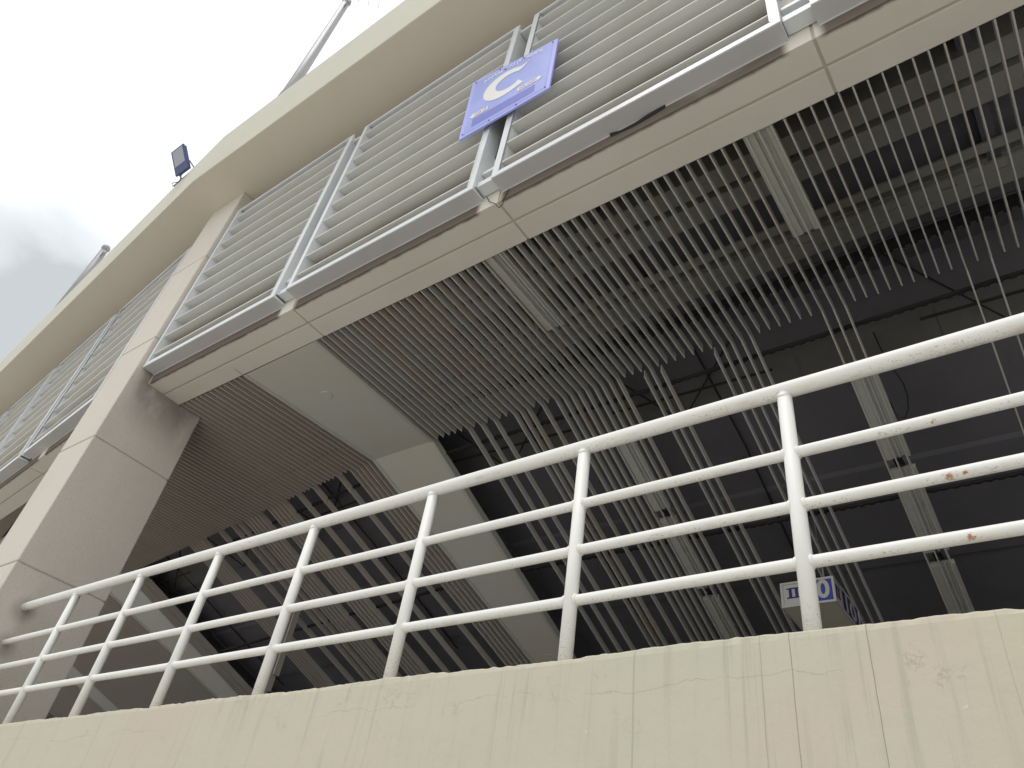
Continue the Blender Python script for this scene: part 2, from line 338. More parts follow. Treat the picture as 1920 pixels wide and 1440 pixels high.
# ------------------------------------------------------------------ louvre panels
PW, PH = 2.412, 3.04
def blade_bm(lw):
    b = NB()
    prof = [(0.0, 0.014), (-0.001, 0.006), (0.0, -0.001), (0.003, -0.003), (0.03, -0.005), (0.06, -0.004), (0.09, 0.001), (0.12, 0.011), (0.146, 0.026), (0.145, 0.036), (0.11, 0.026), (0.07, 0.018), (0.03, 0.015)]
    a = rad(2)
    def P(x, q): return Vector((x, q[0] * math.cos(a) - q[1] * math.sin(a), q[0] * math.sin(a) + q[1] * math.cos(a)))
    loft(b, [[P(0, q) for q in prof], [P(lw, q) for q in prof]]); return b
def make_panel(M4, label):
    rt = root('louvre_panel', M4, label, 'louvre panel', 'louvre panels on the facade')
    D = 0.155; sw = 0.070
    for x0, nm in ((0.0, 0), (PW - sw, 1)):
        b = NB(); box(b, x0, x0 + sw, 0, 0.020, 0.058, PH - 0.035)                   # front flange
        xi = x0 if nm == 0 else x0 + sw - 0.012
        box(b, xi, xi + 0.012, 0.020, D, 0.058, PH - 0.035)
        xj = x0 + sw - 0.010 if nm == 0 else x0
        box(b, xj, xj + 0.010, -0.004, D - 0.003, 0.058, PH - 0.035)                   # inner cheek that carries the blades
        obj('stile', b, 'frame', rt)
    b = NB(); box(b, 0, PW, -0.001, 0.022, 0.0, 0.058); box(b, 0, PW, 0.022, D, 0.003, 0.030)
    obj('bottom_rail', b, ['frame'], rt, bevel=0.002)
    b = NB(); box(b, 0.004, PW - 0.004, 0.006, D - 0.002, -0.006, 0.0); obj('sill', b, 'boxmetal', rt)
    b = NB(); box(b, 0, PW, -0.001, 0.020, PH - 0.035, PH); box(b, 0, PW, 0.020, D, PH - 0.012, PH - 0.001); obj('top_rail', b, 'frame', rt)
    bl = None
    for i in range(10):
        loc = (sw, 0.008, 0.185 + 0.2946 * i)
        if bl is None:
            bl = obj('blade', blade_bm(PW - 2 * sw), 'blade', rt, loc=loc); first = bl
            for p in bl.data.polygons: p.use_smooth = False
        else: copyobj(first, rt, loc)
    for z0, z1, y0 in ((0.052, 0.12, 0.038), (0.255, 0.295, 0.055), (PH - 0.14, PH - 0.10, 0.03)):
        b = NB(); box(b, -0.190, 0.0, y0, 0.15, z0, z1); obj('bracket', b, 'frame', rt, bevel=0.003)
    b = NB(); box(b, 0.0, PW, D - 0.006, D, -0.016, -0.0065); obj('sill_lip', b, 'frame', rt)
    # back board
    b = NB(); box(b, 0.02, PW - 0.02, D + 0.002, D + 0.006, 0.10, PH - 0.02); obj('backing_sheet', b, 'boxmetal', rt)
    return rt
def dup_panel(src, M4, label):
    r = src.copy(); COL.objects.link(r); r.matrix_world = M4; r['label'] = label
    for c in list(src.children): copyobj(c, r)
    return r
Z0 = 6.752
p0 = make_panel(T((-8.06, 2.43, Z0)), 'louvre panel directly right of the big column')
for i, lb in ((1, 'second louvre panel right of the column, left of the blue C sign'), (2, 'third louvre panel right of the column, right of the blue C sign'), (3, 'louvre panel cut off by the top edge at the upper right'),):
    dup_panel(p0, T((-8.06 + 2.607 * i, 2.43, Z0)), lb)
lbs = ['louvre panel immediately left of the big column', 'second louvre panel beyond the column, between the nearest and third of the far wing', 'third louvre panel beyond the column on the far wing', 'fourth louvre panel beyond the column, at the left photo edge']
for i, lb in enumerate(lbs):
    dup_panel(p0, FAX @ T((-9.30 - PW - 2.607 * i, 2.43, Z0)), lb)
# upper wall behind the louvres
b = NB(); box(b, -8.08, 8, 3.0, 3.15, 7.385, 10.195); o = obj('upper_wall', b, 'cream'); tag(o, 'cream upper wall behind the louvres right of the column', 'wall')
b = NB(); box(b, -32, -8.87, 3.0, 3.15, 7.385, 10.195); o = obj('upper_wall', b, 'cream'); o.matrix_world = FAX; tag(o, 'cream upper wall behind the louvres of the far wing', 'wall')

# ------------------------------------------------------------------ roof slab: two facets of one slab
b = NB()
Lp = FAm()
def prismpoly(b, pts, z0, z1):
    lo = [b.verts.new((p[0], p[1], z0)) for p in pts]; hi = [b.verts.new((p[0], p[1], z1)) for p in pts]; n = len(pts)
    b.faces.new(lo[::-1]); b.faces.new(hi)
    for i in range(n): b.faces.new((lo[i], lo[(i + 1) % n], hi[(i + 1) % n], hi[i]))
qa = Lp @ Vector((-40, 1.84, 0)); qb = Lp @ Vector((-40, 14, 0))
prismpoly(b, [(8, 1.84), (8, 14), (-8.7, 14), (qb.x, qb.y), (qa.x, qa.y), (-8.65, 1.84)], 10.2, 11.42)
rf = obj('roof_slab', b, 'fascia', bevel=0.012)
rf.data.materials.append(M['cream'])
for p in rf.data.polygons:
    if p.normal.z < -0.9: p.material_index = 1
tag(rf, 'deep cream roof slab with an overhanging edge that bends at the column', 'roof')
# ------------------------------------------------------------------ slatted ceilings
P = 0.0937; ZC = 6.62; YB = 4.97; SL = -0.405
HW, HH, SM = .0058, .086, 'slat'
def slat_profile(k=1.0):
    h = HH + .02 * (k - 1)
    return [(-.0045, .0), (.0045, .0), (.0062, .003), (.0060, .009), (.0032, .013), (HW * k, h), (-HW * k, h), (-.0032, .013), (-.0060, .009), (-.0062, .003)]
def slat_run(b, pts, k=1.0):
    loft(b, [[Vector((x, p[0], p[1] + z)) for x, z in slat_profile(k)] for p in pts])
def flat_bm(y0, y1=YB):
    b = NB(); ys = y0
    slat_run(b, [(y0, ZC), (4.566, ZC)])
    slat_run(b, [(4.574, ZC - .004), (y1, ZC - .004)], 1.25)
    # dark clip at the splice
    return b
def slope_bm(y0, y1, seg=(5.24, 7.0)):
    b = NB(); f = lambda y: ZC + SL * (y - YB)
    cuts = [y0] + [s for s in seg if y0 < s < y1] + [y1]
    for i, (a, c) in enumerate(zip(cuts, cuts[1:])):
        slat_run(b, [(a + (.004 if i else 0), f(a)), (c - .004, f(c))], 1.25 if i % 2 == 0 else 1.1)
    return b
def comb_bm(n0, n1, y, z, dy=0.03, hh=0.05, tooth=0.022, notch=True):
    b = NB(); xa, xb = -P * n1 - P, -P * n0 + P
    box(b, xa, xb, y - dy, y + dy, z, z + hh)
    k = n0
    while k <= n1:
        x = -P * k
        box(b, x - 0.022, x + 0.030, y - dy - 0.012 * random.random(), y + dy * 1.2, z - tooth * (0.6 + 0.6 * random.random()), z + 0.004)
        k += 1
    return b
def ceiling(M4, nflat, nslope, label, y0=3.036, detached=(), miss=(), y0fn=None, rails=True, slope_end=9.2, n0=0):
    rt = root('slatted_ceiling', M4, label, 'ceiling', 'slatted ceilings over the landing')
    LT = T((0, -YB, -ZC)); base = flat_bm(y0); base.transform(LT)
    fm = obj('slat', base, SM, rt); fm.location = (-P * n0, 0, 0); cnt = 1
    cut = {}
    for k in range(n0 + 1, nflat + 1):
        if k in miss: continue
        ys = y0 if y0fn is None else y0fn(k)
        if ys is None: continue
        if abs(ys - y0) > 0.01 and ys < 4.5:
            bb = flat_bm(ys); bb.transform(LT); o = obj('slat', bb, SM, rt)
        elif ys >= 4.5: continue
        else: o = copyobj(fm, rt)
        o.location = (-P * k, 0, 0.0015 * random.uniform(-1, 1)); cnt += 1
    sm = {}
    for k in nslope:
        s = 5.03 if k in detached else YB + 0.002
        e2 = 7.72 if k == 'x' else slope_end
        key = (s, e2)
        if key not in sm:
            bb = slope_bm(s, e2); bb.transform(LT); sm[key] = obj('slat', bb, SM, rt); o = sm[key]
        else: o = copyobj(sm[key], rt)
        o.location = (-P * k + random.uniform(-.003, .003), 0, 0); cnt += 1
    if rails:
        zf = 0.094; f = lambda y: SL * (y - YB)
        for y, z in ((4.60, ZC + zf), (5.245, ZC + f(5.245) + zf), (7.0, ZC + f(7.0) + zf), (8.8, ZC + f(8.8) + zf)):
            b = comb_bm(n0 - 1, nflat + 2, y, z, 0.014 if y > 5 else 0.04, 0.05 if y < 5 else 0.03, 0.022 if y < 5 else 0.010); b.transform(LT); obj('carrier_rail', b, 'rail_dark', rt)
    return rt
RX = 0.477
sl1 = [65, 59, 57, 55, 52, 51, 50, 48, 46, 45, 44, 43, 42, 41, 40, 39, 38, 35, 34, 33, 27, 26, 25, 24, 23, 16, 15, 14, 4, 2]
c1 = ceiling(T((RX, YB, ZC)), 65, sl1, 'open slatted ceiling with wide gaps and missing slats right of the first white soffit strip', detached=(35, 33, 27, 4), n0=-5)
for o in c1.children:
    if o.name.startswith('slat') and abs(o.location.x + P * 64.9) < 0.2 and False: pass
a1 = rad(6.5)
HW, HH, SM = .0040, .094, 'slat_warm'
def G(x, y, ang): return T((x, y, ZC)) @ RZ(-ang)
O2 = Vector((-6.6, 4.97, 0))
M2 = G(O2.x, O2.y, a1)
# where slats of the second bay start: behind the beam (world y 3.036)
def y2(k):
    u = -P * k
    # world y of the local point (u, v): y = 4.97 - u*sin(a)*(-1)... solved for y = 3.036
    v = (3.04 - 4.97 + u * math.sin(a1)) / math.cos(a1)
    yw = YB + v
    return yw
sl2 = [1, 2, 3, 4, 5, 8, 14, 18, 22, 23, 24, 25, 26, 29, 30, 31, 32, 33, 35, 37, 41, 47, 48, 49, 50, 51, 72, 74, 75]
c2 = ceiling(M2, 75, sl2, 'densely slatted ceiling between the two white soffit strips, behind the column', y0=2.9, y0fn=lambda k: max(y2(k), 2.2) if k < 20 else 3.1, n0=0)
for o in c2.children:
    if o.name == 'slat' and abs(o.location.x) < 1e-6: pass
W2 = 7.15
O1p = M2 @ Vector((-W2, 0, 0)); O2p = O1p + (RZ(-a1) @ Vector((-0.97, 0, 0)))
M3 = G(O2p.x, O2p.y, 2 * a1)
c3 = ceiling(M3, 49, list(range(0, 50)), 'closed slatted ceiling furthest to the left beyond the second white soffit strip', y0=3.1, n0=0, slope_end=10.2)

# ------------------------------------------------------------------ white soffit strips between the slatted bays
def strip(Mr, Ml, label):
    """Mr: frame at the right edge bend point, Ml: frame at the left edge bend point"""
    rt = root('soffit_strip', Mr, label, 'soffit', 'white soffit strips')
    inv = Mr.inverted()
    f = lambda v: 0.0 if v < 0 else SL * v
    b = NB(); h = 0.10
    vs = [-1.93, 0.0, 5.6]
    def sec(v):
        r = Vector((0, v, f(v))); l = inv @ (Ml @ Vector((0, v, f(v)))); return r, l
    for v0, v1 in zip(vs, vs[1:]):
        r0, l0 = sec(v0); r1, l1 = sec(v1)
        gap = 0.0015
        lo = [b.verts.new(p) for p in (r0, l0, l1, r1)]; hi = [b.verts.new(p + Vector((0, 0, h))) for p in (r0, l0, l1, r1)]
        b.faces.new(lo); b.faces.new(hi[::-1])
        for i in range(4): b.faces.new((lo[i], lo[(i + 1) % 4], hi[(i + 1) % 4], hi[i]))
    obj('board', b, 'board', rt)
    for side, frame, col in (('trim', 0, 'trough'), ('trim', 1, 'trough')):
        b = NB()
        for v0, v1 in zip(vs, vs[1:]):
            s0, s1 = sec(v0)[frame], sec(v1)[frame]
            d = Vector((-0.045 if frame else 0.045, 0, 0)); q = Vector((0, 0, -0.012)); q2 = Vector((0, 0, 0.09))
            lo = [b.verts.new(p) for p in (s0 + q, s0 + d + q, s1 + d + q, s1 + q)]; hi = [b.verts.new(p) for p in (s0 + q2, s0 + d + q2, s1 + d + q2, s1 + q2)]
            b.faces.new(lo); b.faces.new(hi[::-1])
            for i in range(4): b.faces.new((lo[i], lo[(i + 1) % 4], hi[(i + 1) % 4], hi[i]))
        obj('trim', b, 'trough', rt)
    # round blanking plates
    for v in (-1.23, 1.25, 3.3):
        r, l = sec(v); c = (r + l) / 2; nrm = Vector((0, 0, 1)) if v < 0 else Vector((0, -SL, 1)).normalized()
        tx = Vector((1, 0, 0)); ty = nrm.cross(tx); b = NB(); rings = []
        for rr, hgt in ((.066, .0), (.064, -.006), (.054, -.009), (.052, -.0065), (.02, -.0065)):
            rings.append([c + nrm * hgt + (tx * math.cos(a) + ty * math.sin(a)) * rr for a in [2 * math.pi * k / 28 for k in range(28)]])
        loft(b, rings); obj('cover_plate', b, 'board', rt)
    return rt
strip(T((-5.63, YB, ZC)), M2 @ T((0.04, 0, 0)), 'widest white soffit strip, with a round cover plate, bending down behind the railing')
strip(T((O1p.x, O1p.y, ZC)) @ RZ(-a1), M3, 'white soffit strip seen behind the railing at the lower left')
O1q = M3 @ Vector((-4.7, 0, 0)); O2q = O1q + (RZ(-2 * a1) @ Vector((-0.97, 0, 0)))
strip(T((O1q.x, O1q.y, ZC)) @ RZ(-2 * a1), G(O2q.x, O2q.y, 3 * a1), 'small distant white soffit strip at the bottom left beside the column foot')

ceiling(G(O2q.x, O2q.y, 3 * a1), 44, list(range(0, 45)), 'sliver of slatted ceiling at the bottom left corner beside the column foot', y0=3.1, slope_end=10.2)
# ------------------------------------------------------------------ light troughs between slats
def trough(x0, x1, spans, label, y_off=YB):
    rt = root('light_trough', T((x0, spans[0][0], ZC)), label, 'light fitting', 'empty light troughs in the ceiling')
    f = lambda y: ZC + (SL * (y - YB) if y > YB else 0)
    for y0, y1 in spans:
        b = NB(); w = x1 - x0
        prof = [(0, .030), (w * .38, .034), (w * .40, .052), (w * .52, .052), (w * .55, .036), (w * .62, .036), (w * .66, .055), (w * .78, .055), (w * .80, .034), (w, .030), (w, .080), (0, .080)]
        loft(b, [[Vector((x, y - spans[0][0], f(y) - ZC + z)) for x, z in prof] for y in (y0, y1)])
        obj('housing', b, 'trough', rt)
    if len(spans) > 1:
        for (a0, a1_), (b0, b1) in zip(spans, spans[1:]):
            b = NB(); ym = (a1_ + b0) / 2 - spans[0][0]; z = f((a1_ + b0) / 2) - ZC
            box(b, 0.06, 0.14, ym - .07, ym + .07, z + .05, z + .065); tube(b, [(0.075, ym, z + .03), (0.12, ym + .01, z + .03)], .012, 8)
            obj('connector', b, 'rail_dark', rt)
    return rt
trough(-0.955, -0.745, [(3.04, 4.10)], 'pale metal light trough in the slatted ceiling at upper right')
trough(-3.35, -3.15, [(3.04, 4.07)], 'pale metal light trough between close slats left of centre in the upper ceiling')
trough(-1.02, -0.80, [(5.55, 6.53), (6.66, 7.60), (7.76, 9.0)], 'pale broken light trough hanging down the dark slope at the right')
trough(-3.45, -3.25, [(5.55, 6.53), (6.66, 7.60), (7.76, 9.0)], 'pale broken light trough on the slope behind the middle of the railing')

# ------------------------------------------------------------------ concrete underside of the stand
def stand(M4, xa, xb, label, ribs):
    rt = root('seating_stand', M4, label, 'grandstand', 'concrete undersides of the stand')
    A = lambda nm, mat, *bx: None
    def piece(nm, mat, x0, x1, y0, y1, z0, z1, bev=0.0):
        b = NB(); box(b, x0, x1, y0 - YB, y1 - YB, z0 - ZC, z1 - ZC); return obj(nm, b, mat, rt, bevel=bev)
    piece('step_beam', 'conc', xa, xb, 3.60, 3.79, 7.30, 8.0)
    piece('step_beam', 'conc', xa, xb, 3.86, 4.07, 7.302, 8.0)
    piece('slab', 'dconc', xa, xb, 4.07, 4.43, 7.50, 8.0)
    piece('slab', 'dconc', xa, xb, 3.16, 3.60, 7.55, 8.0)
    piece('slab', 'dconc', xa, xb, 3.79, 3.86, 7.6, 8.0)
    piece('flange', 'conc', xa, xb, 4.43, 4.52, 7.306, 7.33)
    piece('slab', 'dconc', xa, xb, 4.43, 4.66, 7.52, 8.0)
    # slotted beam
    b = NB(); x = xa
    box(b, xa, xb, 4.64 - YB, 4.725 - YB, .688, .72)
    while x < xb:
        box(b, x, x + 0.245, 4.725 - YB, 4.733 - YB, .688, .72)
        x += 0.40
    box(b, xa, xb, 4.733 - YB, 4.815 - YB, .688, .72)
    x = xa + 0.2
    while x < xb:
        box(b, x, x + 0.245, 4.815 - YB, 4.823 - YB, .688, .72)
        x += 0.40
    box(b, xa, xb, 4.823 - YB, 4.90 - YB, .688, .72)
    box(b, xa, xb, 4.64 - YB, 4.90 - YB, .76, 1.38); obj('slotted_beam', b, 'conc', rt)
    piece('slab', 'dconc', xa, xb, 4.905, 5.02, 7.33, 8.0)
    piece('slab', 'dconc', xa, xb, 5.03, 5.22, 7.32, 8.0)
    # sloped flights of slab
    b = NB()
    ys = [5.22, 5.62, 5.64, 6.02, 6.04, 7.1, 7.12, 8.3, 8.32, 11.5]
    offs = [0.66, 0.66, 0.60, 0.60, 0.66, 0.66, 0.62, 0.62, 0.66, 0.66]
    sec = [(y - YB, SL * (y - YB) + o) for y, o in zip(ys, offs)]
    prof = sec + [(ys[-1] - YB, sec[-1][1] + 0.4), (ys[0] - YB, sec[0][1] + 0.5)]
    lo = [b.verts.new((xa, y, z)) for y, z in prof]; hi = [b.verts.new((xb, y, z)) for y, z in prof]; n = len(prof)
    for i in range(n): b.faces.new((lo[i], lo[(i + 1) % n], hi[(i + 1) % n], hi[i]))
    b.faces.new(lo); b.faces.new(hi[::-1]); obj('raking_slab', b, 'dconc', rt)
    b = NB(); sec2 = [(5.66, .588), (6.00, .588)]
    z = lambda y: SL * (y - YB)
    x = xa
    random.seed(3)
    while x < xb:
        wdt = random.uniform(0.9, 1.5)
        vs = [b.verts.new(p) for p in ((x, 5.66 - YB, z(5.66) + .592), (min(x + wdt, xb) - .015, 5.66 - YB, z(5.66) + .592), (min(x + wdt, xb) - .015, 6.0 - YB, z(6.0) + .592), (x, 6.0 - YB, z(6.0) + .592))]
        b.faces.new(vs); x += wdt
    obj('patch_render', b, 'mconc', rt)
    for x in ribs:
        b = NB(); box(b, x - .05, x + .05, 3.3 - YB, 5.2 - YB, .75 + random.uniform(0, .02), .95); obj('rib', b, 'dconc', rt)
        b = NB(); tube(b, [(x - 1.1, 5.0 - YB, .66), (x - .2, 5.9 - YB, z(5.9) + .40), (x + .8, 5.25 - YB, .62)], .012, 6); obj('strut', b, 'rail_dark', rt)
        b = NB(); tube(b, [(x - .9, 5.55 - YB, z(5.55) + .35), (x + .9, 5.60 - YB, z(5.6) + .35)], .014, 6); obj('strut', b, 'rail_dark', rt)
        b = NB(); pts = []
        tube(b, [(x + .2, 5.3 - YB, z(5.3) + .60), (x + .25, 6.5 - YB, z(6.5) + .585), (x + .2, 8.5 - YB, z(8.5) + .60)], .012, 6); obj('conduit', b, 'rail_dark', rt)
    return rt
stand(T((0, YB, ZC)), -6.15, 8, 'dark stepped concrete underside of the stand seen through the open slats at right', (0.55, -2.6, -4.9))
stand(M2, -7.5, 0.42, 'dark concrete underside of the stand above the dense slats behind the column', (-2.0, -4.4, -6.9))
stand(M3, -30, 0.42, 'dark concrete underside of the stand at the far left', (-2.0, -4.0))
# closing back wall + end wall (block stray light as the real building does)
b = NB(); box(b, -34, 9, 12.2, 12.4, 2.62, 8.2); struct(obj('back_wall', b, 'dconc'))
b = NB(); box(b, 8.0, 8.2, 3.1, 12.2, 2.62, 10.19); struct(obj('end_wall', b, 'cream'))

# ------------------------------------------------------------------ loose hanging slat
b = NB()
for i, (dx, ln) in enumerate(((0, 1.36), (0.07, 1.32), (0.14, 1.10))):
    box(b, dx - .006, dx + .006, -.05, .05, -ln, 0); box(b, dx - .010, dx + .010, -.055, -.045, -ln, 0)
box(b, 0.006, 0.134, .035, .045, -1.05, -.1)
o = obj('hanging_slats', b, 'slat_warm'); o.location = (-9.98, 6.88, 5.98)
tag(o, 'loose bundle of slats hanging straight down behind the railing at lower left', 'slats')
# ------------------------------------------------------------------ cables
b = NB(); tube(b, [(-0.74, 5.55, 6.75), (-0.70, 5.62, 6.45), (-0.655, 5.70, 6.33), (-0.632, 5.80, 6.28), (-0.635, 5.92, 6.235), (-0.67, 6.04, 6.18), (-0.72, 6.12, 6.155), (-0.78, 6.11, 6.16), (-0.80, 6.02, 6.3)], .006, 8)
tag(obj('cable', b, 'cable', None, True), 'black cable loop drooping beside the broken light trough at right', 'cable')
b = NB(); tube(b, [(-2.99, 2.56, 6.76), (-2.95, 2.572, 6.672), (-2.90, 2.57, 6.62), (-2.86, 2.565, 6.571), (-2.82, 2.563, 6.50), (-2.804, 2.562, 6.485), (-2.775, 2.565, 6.505), (-2.785, 2.57, 6.597), (-2.775, 2.575, 6.645), (-2.76, 2.575, 6.72)], .0035, 8)
tag(obj('wire', b, 'cable', None, True), 'thin bent wire dangling at the beam joint below the blue C sign', 'wire')

# ------------------------------------------------------------------ flagpoles
def flagpole(x, y, ztop, label, furled):
    rt = root('flagpole', T((x, y, 11.42)), label, 'flagpole', 'flagpoles on the roof edge')
    h = ztop - 11.42
    b = NB(); tube(b, [(0, 0, 0), (0, 0, h * .4), (0, 0, h - .12)], [.105, .095, .075], 16); obj('pole', b, 'pole', rt, True)
    b = NB(); bmesh.ops.create_uvsphere(b, u_segments=14, v_segments=10, radius=.095, matrix=T((0, 0, h - .04))); obj('ball', b, 'pole', rt, True)
    b = NB(); tube(b, [(0.02, 0, h - .30), (0.20, -.01, h - .33)], .026, 8); tube(b, [(.20, -.01, h - .37), (.20, -.01, h - .27)], .038, 8); obj('pulley', b, 'pole', rt, True)
    b = NB(); tube(b, [(.20, -.01, h - .34), (.15, 0, h - 1.1), (.10, 0, h - 1.9)], .007, 6); obj('halyard', b, 'pole', rt)
    if furled:
        b = NB(); pts = [(-.15, -.05, 0.0), (-.17, -.05, .5), (-.19, -.05, 1.2), (-.16, -.05, 2.0), (-.10, -.04, 2.6)]
        tube(b, pts, [.03, .034, .042, .03, .012], 8); obj('furled_flag', b, 'flag', rt, True)
    return rt
flagpole(-8.72, 2.30, 17.40, 'taller grey flagpole with a furled dark flag, cut off at the top edge', True)
flagpole(-15.50, 2.62, 13.60, 'short grey flagpole with a ball finial, above the far wing at left', False)
# ------------------------------------------------------------------ antenna
rt = root('antenna', T((-8.65, 2.30, 17.0)), 'thin rod antenna at the top edge beside the taller flagpole', 'antenna')
b = NB(); tube(b, [(-.1, 0, .25), (2.2, 0, .25)], .012, 8); obj('boom', b, 'pole', rt)
W = Vector((-8.65, 2.30, 17.0))
for tx, tz in ((-8.05, 16.54), (-7.417, 15.564), (-6.855, 14.725)):
    tip = Vector((tx, 2.3, tz)) - W; up = Vector((-.10, 0, .35)).normalized()
    b = NB(); ln = (0.25 - tip.z) / up.z; tube(b, [tip, tip + up * ln], .009, 6); obj('element', b, 'pole', rt)
# ------------------------------------------------------------------ floodlight
FC = Vector((-9.841, 1.740, 11.557))
hv = Vector((0, .273, -.350)).normalized(); tv = Vector((0, .350, .273)).normalized(); wv = Vector((1, 0, 0))
MF = Matrix(((wv.x, hv.x, tv.x, 0), (wv.y, hv.y, tv.y, 0), (wv.z, hv.z, tv.z, 0), (0, 0, 0, 1)))
rt = root('floodlight', T(FC), 'blue square floodlight on a bent bracket at the roof edge', 'floodlight')
def FB(bm): bm.transform(MF); return bm
b = NB(); box(b, -.175, .175, -.22, .22, 0, .03); box(b, -.16, .16, -.205, .205, .03, .075)
for i in range(7): box(b, -.15 + i * .045, -.142 + i * .045, -.19, .19, .075, .10)
obj('housing', FB(b), 'floodblue', rt, bevel=.008)
b = NB(); box(b, -.135, .145, -.195, .08, -.004, .002); obj('glass', FB(b), 'floodglass', rt)
b = NB()
for s in (-1, 1): tube(b, [(s * .19, .08, .05), (s * .19, .25, .14), (s * .14, .30, .17)], .012, 8)
tube(b, [(-.14, .30, .17), (.14, .30, .17)], .012, 8)
obj('yoke', FB(b), 'pole', rt)
F1 = Vector((-10.20, 1.985, 11.425)) - FC; F2 = Vector((-9.53, 1.955, 11.425)) - FC
b = NB(); p1 = MF.to_3x3() @ Vector((0, .30, .17))
tube(b, [p1 + Vector((-.13, 0, 0)), (p1 + F1) / 2 + Vector((0, 0, -.03)), F1], .014, 8)
tube(b, [p1 + Vector((.13, 0, 0)), (p1 + F2) / 2 + Vector((0, 0, .02)), F2], .014, 8)
tube(b, [F1 + Vector((-.06, 0, .004)), F2 + Vector((.06, 0, .004))], .014, 8)
obj('bracket', b, 'pole', rt)
b = NB(); tube(b, [MF.to_3x3() @ Vector((-.1, .2, .07)), MF.to_3x3() @ Vector((-.17, .30, .05)), F1 + Vector((-.16, -.03, .12)), F1 + Vector((-.10, 0, .02)), F1 + Vector((0, 0.02, .01))], .006, 8); obj('cord', b, 'cable', rt, True)

# ------------------------------------------------------------------ sign helpers
def text_mesh(s, size=1.0, bold=0.0, shear=0.0, sx=1.0, align='CENTER'):
    c = bpy.data.curves.new('lettering', 'FONT'); c.body = s; c.size = size; c.align_x = align; c.align_y = 'CENTER'; c.offset = bold; c.shear = shear; c.resolution_u = 6
    o = bpy.data.objects.new('lettering', c); COL.objects.link(o)
    dg = bpy.context.evaluated_depsgraph_get(); me = bpy.data.meshes.new_from_object(o.evaluated_get(dg)); bpy.data.objects.remove(o)
    b = NB(); b.from_mesh(me)
    bmesh.ops.transform(b, matrix=Matrix.Diagonal((sx, 1, 1, 1)), verts=b.verts[:])
    return b
# ------------------------------------------------------------------ blue C sign
TL, TR, BR, BL = Vector((-3.448, 2.375, 8.83)), Vector((-2.367, 2.375, 8.61)), Vector((-2.348, 2.375, 7.662)), Vector((-3.37, 2.375, 7.68))
def SP(u, v, d=0.0):
    p = BL * (1 - u) * (1 - v) + BR * u * (1 - v) + TR * u * v + TL * (1 - u) * v
    return p + Vector((0, -d - 0.012 * math.sin(math.pi * v) * 0.0, 0))
sg = root('stand_sign', T(BL), 'blue square sign with a large white C, fixed over the gap between two louvre panels', 'sign')
n = 12; b = NB()
def sheet(b, u0, u1, v0, v1, d0, d1, n=8):
    fr = [[b.verts.new(SP(u0 + (u1 - u0) * i / n, v0 + (v1 - v0) * j / n, d0) - BL) for i in range(n + 1)] for j in range(n + 1)]
    for j in range(n):
        for i in range(n): b.faces.new((fr[j][i], fr[j][i + 1], fr[j + 1][i + 1], fr[j + 1][i]))
    if d1 is not None:
        bk = [[b.verts.new(SP(u0 + (u1 - u0) * i / n, v0 + (v1 - v0) * j / n, d1) - BL) for i in range(n + 1)] for j in range(n + 1)]
        for j in range(n):
            for i in range(n): b.faces.new((bk[j][i], bk[j + 1][i], bk[j + 1][i + 1], bk[j][i + 1]))
        for i in range(n):
            b.faces.new((fr[0][i], bk[0][i], bk[0][i + 1], fr[0][i + 1])); b.faces.new((fr[n][i], fr[n][i + 1], bk[n][i + 1], bk[n][i]))
            b.faces.new((fr[i][0], fr[i + 1][0], bk[i + 1][0], bk[i][0])); b.faces.new((fr[i][n], bk[i][n], bk[i + 1][n], fr[i + 1][n]))
sheet(b, 0, 1, 0, 1, 0.0, -0.018); obj('sheet', b, 'sedge', sg)
b = NB(); sheet(b, .045, .955, .04, .96, .002, None); obj('face', b, 'sblue', sg)
b = NB(); sheet(b, .13, .83, .10, .235, .0035, None); obj('band', b, 'sband', sg)
def put(bm, fn, mat, name, d):
    for v in bm.verts:
        u_, v_ = fn(v.co.x, v.co.y); v.co = SP(u_, v_, d) - BL
    return obj(name, bm, mat, sg)
# letter C as an outlined shape with slanted terminals
b = NB(); outer, inner = [], []
for i in range(41):
    a = rad(48 + (312 - 48) * i / 40)
    outer.append((0.46 + .262 * math.cos(a), .60 + .235 * math.sin(a))); inner.append((0.50 + .155 * math.cos(a), .607 + .135 * math.sin(a)))
outer[0] = (.715, .815); inner[0] = (.615, .72); outer[-1] = (.685, .425); inner[-1] = (.61, .535)
o_ = [b.verts.new(SP(u, v, .0045) - BL) for u, v in outer]; i_ = [b.verts.new(SP(u, v, .0045) - BL) for u, v in inner]
for k in range(40): b.faces.new((o_[k], o_[k + 1], i_[k + 1], i_[k]))
obj('letter', b, 'swhite', sg)
tb = text_mesh('KHÁN ĐÀI (STAND)', .066, .0022, sx=1.12)
xs = [v.co.x for v in tb.verts]; wd = max(xs) - min(xs)
put(tb, lambda x, y: (.505 + x * .68 / wd, .905 + .03 * (x / wd + .5) + y - 0.12 * (x / wd) ** 2), 'swhite', 'lettering', .0045)
